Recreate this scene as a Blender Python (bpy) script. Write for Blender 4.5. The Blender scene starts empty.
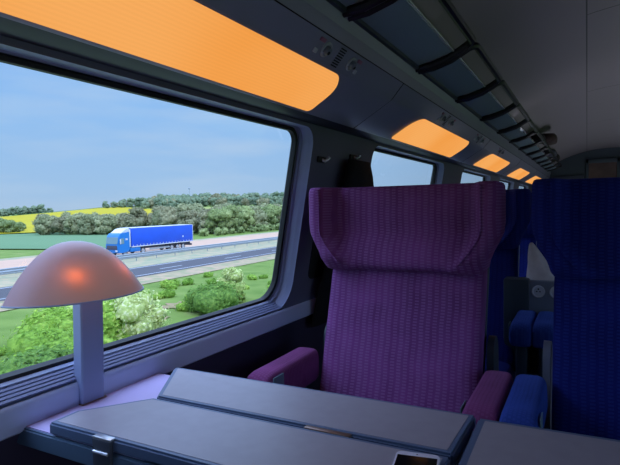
import bpy, bmesh, math, random
from mathutils import Vector, Matrix, noise

random.seed(7)
sc = bpy.context.scene
col = sc.collection
R_ = math.radians

# ------------------------------------------------------------------ helpers
ALB = 1.0

def lin(c):
    return tuple(ALB * ((v / 255) / 12.92 if v / 255 <= 0.04045 else ((v / 255 + 0.055) / 1.055) ** 2.4) for v in c)

LIN = lin

def new_mat(name):
    m = bpy.data.materials.new(name)
    m.use_nodes = True
    nt = m.node_tree
    return m, nt, nt.nodes["Principled BSDF"], nt.nodes["Material Output"]

def mat(name, rgb, rough=0.6, metal=0.0, var=0.0, vscale=8.0, bump=0.0, bscale=200.0, spec=0.5, alt=None):
    """Principled with optional noise colour variation and fine bump."""
    m, nt, p, out = new_mat(name)
    c = lin(rgb)
    p.inputs["Base Color"].default_value = (*c, 1)
    p.inputs["Roughness"].default_value = rough
    p.inputs["Metallic"].default_value = metal
    p.inputs["Specular IOR Level"].default_value = spec
    tc = nt.nodes.new("ShaderNodeTexCoord")
    if var > 0 or alt:
        n = nt.nodes.new("ShaderNodeTexNoise")
        n.inputs["Scale"].default_value = vscale
        n.inputs["Detail"].default_value = 4
        nt.links.new(tc.outputs["Object"], n.inputs["Vector"])
        r = nt.nodes.new("ShaderNodeValToRGB")
        a = c if not alt else c
        b = lin(alt) if alt else tuple(min(1, v * (1 + var)) for v in c)
        if not alt:
            a = tuple(v * (1 - var) for v in c)
        r.color_ramp.elements[0].position = 0.35
        r.color_ramp.elements[0].color = (*a, 1)
        r.color_ramp.elements[1].position = 0.65
        r.color_ramp.elements[1].color = (*b, 1)
        nt.links.new(n.outputs["Fac"], r.inputs["Fac"])
        nt.links.new(r.outputs["Color"], p.inputs["Base Color"])
    if bump > 0:
        n2 = nt.nodes.new("ShaderNodeTexNoise")
        n2.inputs["Scale"].default_value = bscale
        nt.links.new(tc.outputs["Object"], n2.inputs["Vector"])
        b_ = nt.nodes.new("ShaderNodeBump")
        b_.inputs["Strength"].default_value = bump
        b_.inputs["Distance"].default_value = 0.002
        nt.links.new(n2.outputs["Fac"], b_.inputs["Height"])
        nt.links.new(b_.outputs["Normal"], p.inputs["Normal"])
    return m

def math_node(nt, op, a, b=None):
    n = nt.nodes.new("ShaderNodeMath")
    n.operation = op
    for i, v in enumerate((a, b)):
        if v is None:
            continue
        if isinstance(v, (int, float)):
            n.inputs[i].default_value = v
        else:
            nt.links.new(v, n.inputs[i])
    return n.outputs[0]

def fabric(name, base, dash, edge, axis_u="X", axis_v="Z", fu=1 / 0.0195, fv=1 / 0.0083):
    """Velour with columns of short woven dashes."""
    m, nt, p, out = new_mat(name)
    tc = nt.nodes.new("ShaderNodeTexCoord")
    s = nt.nodes.new("ShaderNodeSeparateXYZ")
    nt.links.new(tc.outputs["Object"], s.inputs[0])
    u = math_node(nt, "MULTIPLY", s.outputs[axis_u], fu)
    v = math_node(nt, "MULTIPLY", s.outputs[axis_v], fv)
    colid = math_node(nt, "FLOOR", u)
    v2 = math_node(nt, "ADD", v, math_node(nt, "MULTIPLY", colid, 0.37))
    u = math_node(nt, "ADD", u, math_node(nt, "MULTIPLY", math_node(nt, "SINE", math_node(nt, "MULTIPLY", v, 0.5)), 0.05))
    fu_ = math_node(nt, "FRACT", u)
    fv_ = math_node(nt, "FRACT", v2)
    du = math_node(nt, "LESS_THAN", math_node(nt, "ABSOLUTE", math_node(nt, "SUBTRACT", fu_, 0.5)), 0.30)
    dv = math_node(nt, "LESS_THAN", math_node(nt, "ABSOLUTE", math_node(nt, "SUBTRACT", fv_, 0.5)), 0.26)
    d = math_node(nt, "MULTIPLY", du, dv)
    # soft vertical bands
    band = math_node(nt, "SINE", math_node(nt, "MULTIPLY", u, 2 * math.pi / 3.0))
    band = math_node(nt, "MULTIPLY", math_node(nt, "ADD", band, 1.0), 0.05)
    n = nt.nodes.new("ShaderNodeTexNoise")
    n.inputs["Scale"].default_value = 9
    n.inputs["Detail"].default_value = 3
    nt.links.new(tc.outputs["Object"], n.inputs["Vector"])
    r = nt.nodes.new("ShaderNodeValToRGB")
    c = lin(base)
    r.color_ramp.elements[0].position = 0.3
    r.color_ramp.elements[0].color = (*[x * 0.75 for x in c], 1)
    r.color_ramp.elements[1].position = 0.7
    r.color_ramp.elements[1].color = (*[x * 1.2 for x in c], 1)
    nt.links.new(n.outputs["Fac"], r.inputs["Fac"])
    mx = nt.nodes.new("ShaderNodeMix")
    mx.data_type = "RGBA"
    nt.links.new(math_node(nt, "ADD", math_node(nt, "MULTIPLY", d, 0.42), band), mx.inputs[0])
    nt.links.new(r.outputs["Color"], mx.inputs[6])
    mx.inputs[7].default_value = (*lin(dash), 1)
    nt.links.new(mx.outputs[2], p.inputs["Base Color"])
    p.inputs["Roughness"].default_value = 0.9
    p.inputs["Specular IOR Level"].default_value = 0.15
    p.inputs["Sheen Weight"].default_value = 0.35
    p.inputs["Sheen Roughness"].default_value = 0.4
    p.inputs["Sheen Tint"].default_value = (*lin(edge), 1)
    b_ = nt.nodes.new("ShaderNodeBump")
    b_.inputs["Strength"].default_value = 0.5
    b_.inputs["Distance"].default_value = 0.0015
    nt.links.new(d, b_.inputs["Height"])
    nt.links.new(b_.outputs["Normal"], p.inputs["Normal"])
    return m

class MB:
    def __init__(self):
        self.bm = bmesh.new()

    def box(self, x0, x1, y0, y1, z0, z1, bev=0.0, seg=2, mx=None):
        r = bmesh.ops.create_cube(self.bm, size=1)
        vs = r["verts"]
        bmesh.ops.scale(self.bm, vec=(x1 - x0, y1 - y0, z1 - z0), verts=vs)
        bmesh.ops.translate(self.bm, vec=((x0 + x1) / 2, (y0 + y1) / 2, (z0 + z1) / 2), verts=vs)
        if bev > 0:
            es = list({e for v in vs for e in v.link_edges})
            rb = bmesh.ops.bevel(self.bm, geom=es, offset=bev, segments=seg, affect="EDGES", profile=0.5)
            vs = rb["verts"]
        if mx is not None:
            allv = set(vs)
            for v in list(allv):
                for f in v.link_faces:
                    allv.update(f.verts)
            bmesh.ops.transform(self.bm, matrix=mx, verts=list(allv))
        return self

    def loft(self, rings, close=True, cap0=True, cap1=True):
        """rings: lists of equal-length points."""
        L = [[self.bm.verts.new(p) for p in r] for r in rings]
        n = len(L[0])
        for a, b in zip(L[:-1], L[1:]):
            for i in range(n if close else n - 1):
                j = (i + 1) % n
                try:
                    self.bm.faces.new((a[i], a[j], b[j], b[i]))
                except ValueError:
                    pass
        if cap0:
            self.bm.faces.new(L[0][::-1])
        if cap1:
            self.bm.faces.new(L[-1])
        return self

    def prism(self, poly, y0, y1):
        """closed XZ polygon extruded along Y."""
        return self.loft([[(x, y0, z) for x, z in poly], [(x, y1, z) for x, z in poly]])

    def sheet(self, prof, y0, y1, ny=1):
        """open XZ profile extruded along Y."""
        rings = [[(x, y0 + (y1 - y0) * k / ny, z) for x, z in prof] for k in range(ny + 1)]
        return self.loft(rings, close=False, cap0=False, cap1=False)

    def tube(self, pts, r, n=8, caps=True):
        pts = [Vector(p) for p in pts]
        rings = []
        up = Vector((0, 0, 1))
        for i, p in enumerate(pts):
            a = pts[max(0, i - 1)]
            b = pts[min(len(pts) - 1, i + 1)]
            t = (b - a).normalized()
            if abs(t.dot(up)) > 0.95:
                up = Vector((0, 1, 0)) if abs(t.y) < 0.9 else Vector((1, 0, 0))
            s = t.cross(up).normalized()
            w = s.cross(t).normalized()
            rr = r[i] if isinstance(r, (list, tuple)) else r
            rings.append([p + (s * math.cos(2 * math.pi * k / n) + w * math.sin(2 * math.pi * k / n)) * rr for k in range(n)])
        return self.loft(rings, cap0=caps, cap1=caps)

    def lathe(self, prof, n=24, mx=None, cap0=False, cap1=False):
        """prof of (r, h) about local Z, then matrix."""
        rings = []
        for r, h in prof:
            ring = [Vector((max(r, 1e-5) * math.cos(2 * math.pi * k / n), max(r, 1e-5) * math.sin(2 * math.pi * k / n), h)) for k in range(n)]
            if mx is not None:
                ring = [mx @ v for v in ring]
            rings.append(ring)
        return self.loft(rings, cap0=cap0, cap1=cap1)

    def quad(self, *pts):
        self.bm.faces.new([self.bm.verts.new(p) for p in pts])
        return self

    def ico(self, c, r, sub=2, sc3=(1, 1, 1), nz=0.0, ns=1.0):
        rr = bmesh.ops.create_icosphere(self.bm, subdivisions=sub, radius=1)
        off = Vector((random.random() * 50, random.random() * 50, 0))
        for v in rr["verts"]:
            d = v.co.normalized()
            k = 1 + nz * noise.noise(d * ns * 2 + off)
            v.co = Vector(c) + Vector((d.x * sc3[0], d.y * sc3[1], d.z * sc3[2])) * r * k
        return self

    def build(self, name, m, parent=None, smooth=True, angle=40, normals=True):
        me = bpy.data.meshes.new(name)
        if normals:
            bmesh.ops.recalc_face_normals(self.bm, faces=self.bm.faces[:])
        self.bm.to_mesh(me)
        self.bm.free()
        o = bpy.data.objects.new(name, me)
        col.objects.link(o)
        if m is not None:
            me.materials.append(m)
        if smooth:
            me.shade_smooth()
            me.set_sharp_from_angle(angle=R_(angle))
        if parent is not None:
            o.parent = parent
        return o

def empty(name, loc=(0, 0, 0), rz=0.0):
    o = bpy.data.objects.new(name, None)
    o.empty_display_size = 0.1
    o.location = loc
    o.rotation_euler = (0, 0, rz)
    col.objects.link(o)
    return o

def tag(o, label, cat, group=None, kind="thing"):
    o["label"] = label
    o["category"] = cat
    o["kind"] = kind
    if group:
        o["group"] = group
    return o

def struct(o):
    o["kind"] = "structure"
    return o

def copy_tree(o, parent=None):
    c = o.copy()
    col.objects.link(c)
    if parent is not None:
        c.parent = parent
    for ch in list(o.children):
        copy_tree(ch, c)
    return c

def rrect(a0, a1, b0, b1, radii, n=8):
    """rounded rectangle points (a,b), ccw from lower right. radii: lr, ur, ul, ll"""
    pts = []
    cs = [((a1, b0), radii[0], -90, (-1, 1)), ((a1, b1), radii[1], 0, (-1, -1)),
          ((a0, b1), radii[2], 90, (1, -1)), ((a0, b0), radii[3], 180, (1, 1))]
    for (cx, cy), r, st, (sx, sy) in cs:
        for k in range(n + 1):
            t = R_(st + 90 * k / n)
            pts.append((cx + sx * r + r * math.cos(t), cy + sy * r + r * math.sin(t)))
    return pts

# ------------------------------------------------------------------ materials
M = {}
M["wall_grey"] = mat("wall_grey", (66, 70, 88), 0.55, var=0.06, vscale=3)
M["wall_dark"] = mat("wall_dark", (52, 44, 68), 0.8, var=0.1, vscale=4)
M["pillar"] = mat("pillar", (90, 90, 112), 0.6, var=0.05, vscale=3)
M["jamb"] = mat("jamb", (140, 150, 182), 0.45)
M["sill"] = mat("sill", (182, 192, 224), 0.4)
M["grille"] = mat("grille", (112, 118, 150), 0.5)
M["gasket"] = mat("gasket", (7, 8, 11), 0.6)
M["header"] = mat("header", (42, 44, 58), 0.5)
M["cove"] = mat("cove", (134, 136, 156), 0.28, var=0.06, vscale=2)
M["ceiling"] = None
M["floor"] = mat("floor", (30, 26, 40), 0.95, var=0.3, vscale=60, bump=0.5)
M["black_metal"] = mat("black_metal", (15, 16, 20), 0.4)
M["chrome"] = mat("chrome", (214, 216, 222), 0.25, metal=0.6)
M["bronze"] = mat("bronze", (140, 116, 104), 0.4, metal=0.7)
M["shell"] = mat("shell", (44, 54, 64), 0.5, var=0.06)
M["shell_light"] = mat("shell_light", (106, 114, 130), 0.45)
M["purple"] = fabric("purple_velour", (108, 57, 112), (142, 102, 152), (150, 100, 160))
M["purple_arm"] = fabric("purple_velour_arm", (108, 52, 98), (130, 74, 122), (170, 120, 165), "X", "Y", 1 / 0.009, 1 / 0.008)
M["blue"] = fabric("blue_velour", (16, 26, 98), (34, 50, 132), (60, 80, 180))
M["blue_arm"] = fabric("blue_velour_arm", (40, 62, 138), (54, 80, 160), (90, 120, 200), "X", "Y", 1 / 0.009, 1 / 0.008)
M["laminate"] = mat("laminate", (154, 150, 160), 0.42, var=0.03, vscale=40)
M["laminate_rim"] = mat("laminate_rim", (88, 106, 136), 0.45)
M["shelf"] = mat("shelf", (206, 192, 236), 0.22, var=0.04, vscale=6)
M["table_edge"] = mat("table_edge", (82, 104, 128), 0.45)
M["hinge"] = mat("hinge", (74, 80, 92), 0.45, metal=0.2)
M["lamp_post"] = mat("lamp_post", (142, 152, 186), 0.4)
M["white_plastic"] = mat("white_plastic", (222, 222, 236), 0.25)
M["screen"] = mat("phone_glass", (5, 5, 8), 0.08)
M["socket_white"] = mat("socket_white", (190, 190, 196), 0.5)
M["coat"] = mat("coat", (10, 11, 18), 0.95, var=0.3, vscale=30, bump=0.6, bscale=80)
M["jacket"] = mat("jacket", (205, 196, 196), 0.85, var=0.08, vscale=30)
M["bag"] = mat("bag", (26, 20, 24), 0.9, var=0.3, vscale=20)
M["bag_brown"] = mat("bag_brown", (62, 44, 44), 0.9, var=0.3, vscale=20)
M["bag_grey"] = mat("bag_grey", (70, 72, 86), 0.9, var=0.3, vscale=20)
M["endwall"] = mat("endwall", (66, 76, 88), 0.6, var=0.08, vscale=2)
M["door_glass"] = mat("door_glass", (96, 78, 74), 0.2, var=0.3, vscale=3)
M["dish"] = mat("dish", (158, 162, 172), 0.4)
M["plate"] = mat("plate", (84, 112, 122), 0.5)
M["purple_button"] = mat("purple_button", (150, 96, 124), 0.4)
M["light_square"] = mat("light_square", (180, 184, 192), 0.4)

# ceiling with fine panel seams
m, nt, p, out = new_mat("ceiling_panels")
tc = nt.nodes.new("ShaderNodeTexCoord")
s = nt.nodes.new("ShaderNodeSeparateXYZ")
nt.links.new(tc.outputs["Object"], s.inputs[0])
a = math_node(nt, "LESS_THAN", math_node(nt, "ABSOLUTE", math_node(nt, "SUBTRACT", s.outputs["X"], -0.005)), 0.0028)
pos = math_node(nt, "FRACT", math_node(nt, "DIVIDE", math_node(nt, "SUBTRACT", s.outputs["Y"], 2.55), 1.76))
bb = math_node(nt, "LESS_THAN", pos, 0.004)
bb = math_node(nt, "MULTIPLY", bb, math_node(nt, "GREATER_THAN", s.outputs["X"], -0.005))
g = math_node(nt, "MAXIMUM", a, bb)
mx = nt.nodes.new("ShaderNodeMix")
mx.data_type = "RGBA"
nt.links.new(g, mx.inputs[0])
mx.inputs[6].default_value = (*lin((142, 134, 140)), 1)
mx.inputs[7].default_value = (*lin((60, 58, 64)), 1)
nt.links.new(mx.outputs[2], p.inputs["Base Color"])
p.inputs["Roughness"].default_value = 0.6
M["ceiling"] = m

# orange light diffuser with fine ribs
m, nt, p, out = new_mat("orange_diffuser")
tc = nt.nodes.new("ShaderNodeTexCoord")
s = nt.nodes.new("ShaderNodeSeparateXYZ")
nt.links.new(tc.outputs["Object"], s.inputs[0])
rib = math_node(nt, "SINE", math_node(nt, "MULTIPLY", s.outputs["X"], 2 * math.pi / 0.0075))
ribk = math_node(nt, "ADD", math_node(nt, "MULTIPLY", rib, 0.02), 1.0)
nz = nt.nodes.new("ShaderNodeTexNoise")
nz.inputs["Scale"].default_value = 1.6
nt.links.new(tc.outputs["Object"], nz.inputs["Vector"])
ramp = nt.nodes.new("ShaderNodeValToRGB")
ramp.color_ramp.elements[0].position = 0.3
ramp.color_ramp.elements[0].color = (*lin((250, 160, 70)), 1)
ramp.color_ramp.elements[1].position = 0.7
ramp.color_ramp.elements[1].color = (*lin((255, 178, 98)), 1)
nt.links.new(nz.outputs["Fac"], ramp.inputs["Fac"])
em = nt.nodes.new("ShaderNodeEmission")
nt.links.new(ramp.outputs["Color"], em.inputs["Color"])
nt.links.new(math_node(nt, "MULTIPLY", ribk, 0.92), em.inputs["Strength"])
nt.links.new(em.outputs[0], out.inputs["Surface"])
M["orange"] = m

# clear window glass
def glass(name, tint, gloss_ior=1.45, rough=0.0, reflect_tone=0.0):
    m, nt, p, out = new_mat(name)
    tr = nt.nodes.new("ShaderNodeBsdfTransparent")
    tr.inputs["Color"].default_value = (*tint, 1)
    gl = nt.nodes.new("ShaderNodeBsdfGlossy")
    gl.inputs["Roughness"].default_value = rough
    ge = nt.nodes.new("ShaderNodeNewGeometry")
    dt = nt.nodes.new("ShaderNodeVectorMath")
    dt.operation = "DOT_PRODUCT"
    nt.links.new(ge.outputs["Normal"], dt.inputs[0])
    nt.links.new(ge.outputs["Incoming"], dt.inputs[1])
    f0 = ((gloss_ior - 1) / (gloss_ior + 1)) ** 2
    om = math_node(nt, "SUBTRACT", 1.0, math_node(nt, "ABSOLUTE", dt.outputs["Value"]))
    fz = math_node(nt, "ADD", math_node(nt, "MULTIPLY", math_node(nt, "POWER", om, 5.0), 1 - f0), f0)
    mx = nt.nodes.new("ShaderNodeMixShader")
    nt.links.new(fz, mx.inputs[0])
    nt.links.new(tr.outputs[0], mx.inputs[1])
    nt.links.new(gl.outputs[0], mx.inputs[2])
    last = mx
    if reflect_tone > 0:
        df = nt.nodes.new("ShaderNodeBsdfDiffuse")
        df.inputs["Color"].default_value = (*lin((150, 170, 182)), 1)  # flat pale tone painted in for the window's reflection
        m2 = nt.nodes.new("ShaderNodeMixShader")
        m2.inputs[0].default_value = reflect_tone
        nt.links.new(mx.outputs[0], m2.inputs[1])
        nt.links.new(df.outputs[0], m2.inputs[2])
        last = m2
    nt.links.new(last.outputs[0], out.inputs["Surface"])
    return m
M["glass"] = glass("window_glass", (0.96, 0.98, 0.98), 1.25)
M["rack_glass"] = glass("rack_glass", (0.50, 0.56, 0.62), 1.9, 0.1, 0.5)

# frosted lamp shade
m, nt, p, out = new_mat("frosted_shade")
df = nt.nodes.new("ShaderNodeBsdfDiffuse")
df.inputs["Color"].default_value = (*lin((160, 136, 154)), 1)
tl = nt.nodes.new("ShaderNodeBsdfTranslucent")
tl.inputs["Color"].default_value = (*lin((255, 190, 160)), 1)
mx1 = nt.nodes.new("ShaderNodeMixShader")
mx1.inputs[0].default_value = 0.45
nt.links.new(df.outputs[0], mx1.inputs[1])
nt.links.new(tl.outputs[0], mx1.inputs[2])
gl = nt.nodes.new("ShaderNodeBsdfGlossy")
gl.inputs["Roughness"].default_value = 0.35
fr = nt.nodes.new("ShaderNodeFresnel")
fr.inputs["IOR"].default_value = 1.35
mx2 = nt.nodes.new("ShaderNodeMixShader")
nt.links.new(fr.outputs[0], mx2.inputs[0])
nt.links.new(mx1.outputs[0], mx2.inputs[1])
nt.links.new(gl.outputs[0], mx2.inputs[2])
nt.links.new(mx2.outputs[0], out.inputs["Surface"])
M["shade"] = m
m, nt, p, out = new_mat("bulb_glow")
em = nt.nodes.new("ShaderNodeEmission")
em.inputs["Color"].default_value = (1.0, 0.33, 0.07, 1)
em.inputs["Strength"].default_value = 4.6
nt.links.new(em.outputs[0], out.inputs["Surface"])
M["bulb"] = m

# outdoors (sunlit surfaces: scaled reflectances)
ALB = 0.52
def foliage(name, a, b, c=None, scale=1.5, k_=0.62, leafy=False):
    lin = lambda q: tuple(v * k_ for v in LIN(q))
    m, nt, p, out = new_mat(name)
    oi = nt.nodes.new("ShaderNodeObjectInfo")
    tc = nt.nodes.new("ShaderNodeTexCoord")
    n = nt.nodes.new("ShaderNodeTexNoise")
    n.inputs["Scale"].default_value = scale
    n.inputs["Detail"].default_value = 5
    nt.links.new(tc.outputs["Object"], n.inputs["Vector"])
    k = math_node(nt, "ADD", n.outputs["Fac"], math_node(nt, "MULTIPLY", math_node(nt, "SUBTRACT", oi.outputs["Random"], 0.5), 0.35))
    r = nt.nodes.new("ShaderNodeValToRGB")
    r.color_ramp.elements[0].position = 0.3
    r.color_ramp.elements[0].color = (*lin(a), 1)
    r.color_ramp.elements[1].position = 0.66
    r.color_ramp.elements[1].color = (*lin(b), 1)
    if c:
        e = r.color_ramp.elements.new(0.8)
        e.color = (*lin(c), 1)
    nt.links.new(k, r.inputs["Fac"])
    nt.links.new(r.outputs["Color"], p.inputs["Base Color"])
    p.inputs["Roughness"].default_value = 0.9
    p.inputs["Specular IOR Level"].default_value = 0.1
    if leafy:
        tl = nt.nodes.new("ShaderNodeBsdfTranslucent")
        nt.links.new(r.outputs["Color"], tl.inputs["Color"])
        ms = nt.nodes.new("ShaderNodeMixShader")
        ms.inputs[0].default_value = 0.42
        nt.links.new(p.outputs[0], ms.inputs[1])
        nt.links.new(tl.outputs[0], ms.inputs[2])
        nt.links.new(ms.outputs[0], out.inputs["Surface"])
    return m

M["grass"] = foliage("grass_ground", (128, 164, 70), (162, 192, 94), (184, 194, 116), 0.35)
M["wood_green"] = foliage("wood_green", (126, 134, 100), (162, 166, 126), (182, 184, 142), 1.6, leafy=True, k_=1.75)
M["wood_olive"] = foliage("wood_olive", (136, 136, 106), (166, 164, 130), (182, 178, 142), 1.6, leafy=True, k_=1.75)
M["wood_fresh"] = foliage("wood_fresh", (124, 140, 92), (158, 172, 114), (174, 184, 128), 1.6, leafy=True, k_=1.75)
M["wood_far_haze"] = foliage("wood_far_haze", (122, 142, 116), (146, 162, 132), (160, 174, 140), 0.3, leafy=True, k_=1.75)  # distance haze tinted into the leaf colour
M["wood_near_dark"] = foliage("wood_near_dark", (116, 134, 92), (140, 156, 106), None, 1.6, leafy=True, k_=1.75)
M["bush"] = foliage("bush_leaves", (104, 142, 56), (150, 184, 78), (188, 204, 104), 5.0, leafy=True, k_=1.75)
M["bush_dark"] = foliage("bush_dark_leaves", (88, 124, 58), (134, 166, 80), (166, 186, 100), 5.0, leafy=True, k_=1.75)
M["bush_pale"] = foliage("bush_pale_leaves", (138, 160, 84), (184, 196, 122), (222, 224, 180), 6.0, leafy=True, k_=1.75)
M["bark"] = mat("bark", (88, 76, 60), 0.95, var=0.2)
M["bounce_gravel"] = mat("bounce_gravel", (176, 170, 168), 1.0, var=0.2, vscale=6)
M["rape"] = foliage("rapeseed", (236, 214, 40), (250, 232, 64), None, 0.05)
M["crop"] = foliage("green_crop", (126, 172, 120), (144, 186, 134), None, 0.02)
M["darkfield"] = foliage("dark_green_field", (84, 140, 72), (106, 156, 84), None, 0.02)
M["palefield"] = foliage("pale_green_field", (190, 208, 110), (208, 216, 124), None, 0.02)
M["asphalt"] = mat("asphalt", (73, 71, 77), 0.9, var=0.06, vscale=0.4)
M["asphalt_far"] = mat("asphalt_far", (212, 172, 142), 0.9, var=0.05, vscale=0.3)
M["verge"] = mat("verge_concrete", (196, 164, 130), 0.95, vscale=0.9, alt=(148, 150, 104))
M["median"] = mat("median_gravel", (192, 170, 132), 0.95, vscale=0.8, alt=(150, 158, 122))
M["roadpaint"] = mat("road_paint", (196, 200, 206), 0.8)
M["soil"] = mat("soil", (172, 142, 106), 1.0, vscale=1.5, alt=(146, 138, 84))
M["galv"] = mat("galvanised_steel", (160, 170, 178), 0.6, var=0.04)
M["tarp"] = mat("blue_tarpaulin", (10, 90, 226), 0.5, var=0.06, vscale=0.6)
M["cab_blue"] = mat("cab_blue", (22, 132, 216), 0.35)
M["truck_white"] = mat("truck_white", (226, 230, 236), 0.45)
M["truck_dark"] = mat("truck_dark", (70, 74, 92), 0.7)
M["truck_glass"] = mat("truck_glass", (128, 160, 168), 0.12)
M["tyre"] = mat("tyre_rubber", (66, 68, 78), 0.85)
M["rimgrey"] = mat("rim_grey", (186, 190, 196), 0.5)
M["mast"] = mat("mast_steel", (170, 184, 200), 0.6)

ALB = 1.0
# ------------------------------------------------------------------ camera
f_px, W_, H_ = 523.0, 620, 465
dY = Vector((277, 30.5, -f_px)).normalized()
dX = Vector((990, -5.5, f_px))
dX = (dX - dX.dot(dY) * dY).normalized()
dZ = dX.cross(dY)
CAM = Vector((0, 0, 1.10))
Rm = Matrix((dX, dY, dZ))
cd = bpy.data.cameras.new("camera")
cd.sensor_width = 36
cd.lens = 36 * f_px / W_
cd.clip_start = 0.02
cd.clip_end = 6000
cam = bpy.data.objects.new("camera", cd)
cam.matrix_world = Matrix.Translation(CAM) @ Rm.to_4x4()
col.objects.link(cam)
sc.camera = cam

# ------------------------------------------------------------------ carriage shell
Y0, Y1 = -1.5, 9.3
PER = 1.76
XC = 0.35                      # carriage centre line
W0 = Vector((-0.94, 0, 0.795))
W1 = Vector((-0.833, 0, 1.357))
LW = (W1 - W0).length
TU = (W1 - W0).normalized()
TN = Vector((TU.z, 0, -TU.x))

def wp(y, s_, d, side=-1):
    v = W0 + TU * s_ + TN * d
    if side > 0:
        v.x = 2 * XC - v.x
    return Vector((v.x, y, v.z))

def bay_window(i):
    r = 1.488 + PER * i
    return r - 1.16, r

def grow(y0, y1, gl, gr, gb, gt, rad):
    return rrect(y0 - gl, y1 + gr, -gb, LW + gt, rad)

winidx = 0
NB = range(-1, 5)
def wall_side(side):
    global winidx
    D = 0.053
    rad_in = (0.075, 0.045, 0.045, 0.075)
    mb = MB()
    jb = MB()
    seal = MB()
    gb_ = MB()
    for i in NB:
        y0, y1 = bay_window(i)
        ya, yb = y0 - 0.30, y1 + 0.30
        if i == NB[0]:
            ya = Y0
        if i == NB[-1]:
            yb = Y1
        hole = grow(y0, y1, 0.034, 0.034, 0.0234, 0.008, (0.095, 0.06, 0.06, 0.095))
        vs = [mb.bm.verts.new(wp(a, b, D, side)) for a, b in hole]
        ov = [mb.bm.verts.new(wp(a, b, D, side)) for a, b in ((ya, -0.03), (yb, -0.03), (yb, LW + 0.02), (ya, LW + 0.02))]
        es = [mb.bm.edges.new((vs[k], vs[(k + 1) % len(vs)])) for k in range(len(vs))]
        es += [mb.bm.edges.new((ov[k], ov[(k + 1) % 4])) for k in range(4)]
        bmesh.ops.triangle_fill(mb.bm, use_beauty=True, edges=es)
        # reveal: stepped ring from the wall opening back to the gasket
        steps = [(1.0, D), (0.98, D - 0.004), (0.72, D - 0.010), (0.66, D - 0.018), (0.40, 0.020), (0.34, 0.014), (0.0, 0.010)]
        rings = []
        for k, d in steps:
            q = [(r0 * (1 - k) + r1 * k) for r0, r1 in zip(rad_in, (0.095, 0.06, 0.06, 0.095))]
            rings.append([wp(a, b, d, side) for a, b in grow(y0, y1, 0.034 * k, 0.034 * k, 0.0234 * k, 0.008 * k, q)])
        jb.loft(rings, cap0=False, cap1=False)
        sl_rings = []
        for k, d in ((0.12, 0.0175), (0.16, 0.0205), (0.40, 0.0245), (0.44, 0.020)):
            q = [(r0 * (1 - k) + r1 * k) for r0, r1 in zip(rad_in, (0.095, 0.06, 0.06, 0.095))]
            sl_rings.append([wp(a, b, d, side) for a, b in grow(y0, y1, 0.034 * k, 0.034 * k, 0.0, 0.008 * k, q)])
        seal.loft(sl_rings, cap0=False, cap1=False)
        # window: gasket ring + pane
        winidx += 1
        gk = MB()
        gr = [[wp(a, b, d, side) for a, b in grow(y0, y1, g_, g_, g_, g_, rad_in)]
              for g_, d in ((0.0, 0.0105), (-0.004, 0.016), (-0.012, 0.014), (-0.014, 0.0), (0.0, -0.01))]
        gk.loft(gr, cap0=False, cap1=False)
        w = struct(gk.build("window_%d" % winidx, M["gasket"]))
        pn = MB()
        pn.bm.faces.new([pn.bm.verts.new(wp(a, b, 0.004, side)) for a, b in grow(y0, y1, -0.01, -0.01, -0.01, -0.01, rad_in)])
        pn.build("pane", M["glass"], w, smooth=False)
        # ribbed ventilation grille along the sill, and a bright edge strip
        def strip(k0, k1, up, ya_, yb_, mat_, nm, bars):
            g2 = MB()
            for j in range(bars):
                t0 = k0 + (k1 - k0) * (j + 0.16) / bars
                t1 = k0 + (k1 - k0) * (j + 0.84) / bars
                P = []
                for t in (t0, t1):
                    d = 0.010 + (D - 0.010) * t
                    P.append((-0.0234 * t, d))
                n_ = Vector((P[1][1] - P[0][1], -(P[1][0] - P[0][0])))
                n_.normalize()
                q = [(P[0][0], P[0][1]), (P[1][0], P[1][1]),
                     (P[1][0] + n_.x * up, P[1][1] + n_.y * up), (P[0][0] + n_.x * up, P[0][1] + n_.y * up)]
                g2.loft([[wp(ya_, s_, d, side) for s_, d in q], [wp(yb_, s_, d, side) for s_, d in q]])
            return g2.build(nm, mat_, w, smooth=False)
        strip(0.02, 0.24, 0.007, y0 + 0.05, y1 - 0.05, M["sill"], "edge_strip", 1)
        strip(0.30, 0.95, 0.0085, y0 + 0.02, y1 - 0.0, M["grille"], "air_grille", 4)
    nm = "left" if side < 0 else "right"
    wall = struct(mb.build("wall_" + nm, M["pillar"], angle=30))
    jo = jb.build("window_reveal", M["jamb"], wall, angle=50)
    seal.build("inner_seal", M["grille"], wall, angle=50)
    def mir(prof):
        return [((x if side < 0 else 2 * XC - x), z) for x, z in prof]
    lip0 = wp(0, -0.0205, D + 0.0025)
    lp = MB().sheet(mir([(lip0.x, lip0.z), (lip0.x + 0.003, lip0.z - 0.003), (lip0.x + 0.004, lip0.z - 0.010), (lip0.x + 0.003, 0.712), (lip0.x - 0.01, 0.704)]), Y0, Y1)
    struct(lp.build("trim_1" if side < 0 else "trim_2", M["sill"]))
    lw = MB().sheet(mir([(-0.896, 0.706), (-0.905, 0.69), (-0.905, 0.10), (-0.89, 0.0)]), Y0, Y1)
    struct(lw.build("wall_lower_" + nm, M["wall_dark"]))
    top = wp(0, LW + 0.02, D)
    hd = MB().sheet(mir([(top.x, top.z), (top.x + 0.006, top.z + 0.001), (-0.745, 1.366), (-0.716, 1.374)]), Y0, Y1)
    struct(hd.build("trim_3" if side < 0 else "trim_4", M["header"], angle=20))
    cv = MB().sheet(mir([(-0.718, 1.372), (-0.712, 1.3735), (-0.58, 1.4515), (-0.578, 1.454), (-0.537, 1.5015)]), Y0, Y1)
    cv.sheet(mir([(-0.535, 1.5035), (-0.528, 1.535)]), Y0, Y1)
    cv.sheet(mir([(-0.530, 1.536), (-0.524, 1.552), (-0.516, 1.572), (-0.522, 1.60)]), Y0, Y1)
    struct(cv.build("wall_upper_" + nm, M["cove"], angle=25))
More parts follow.
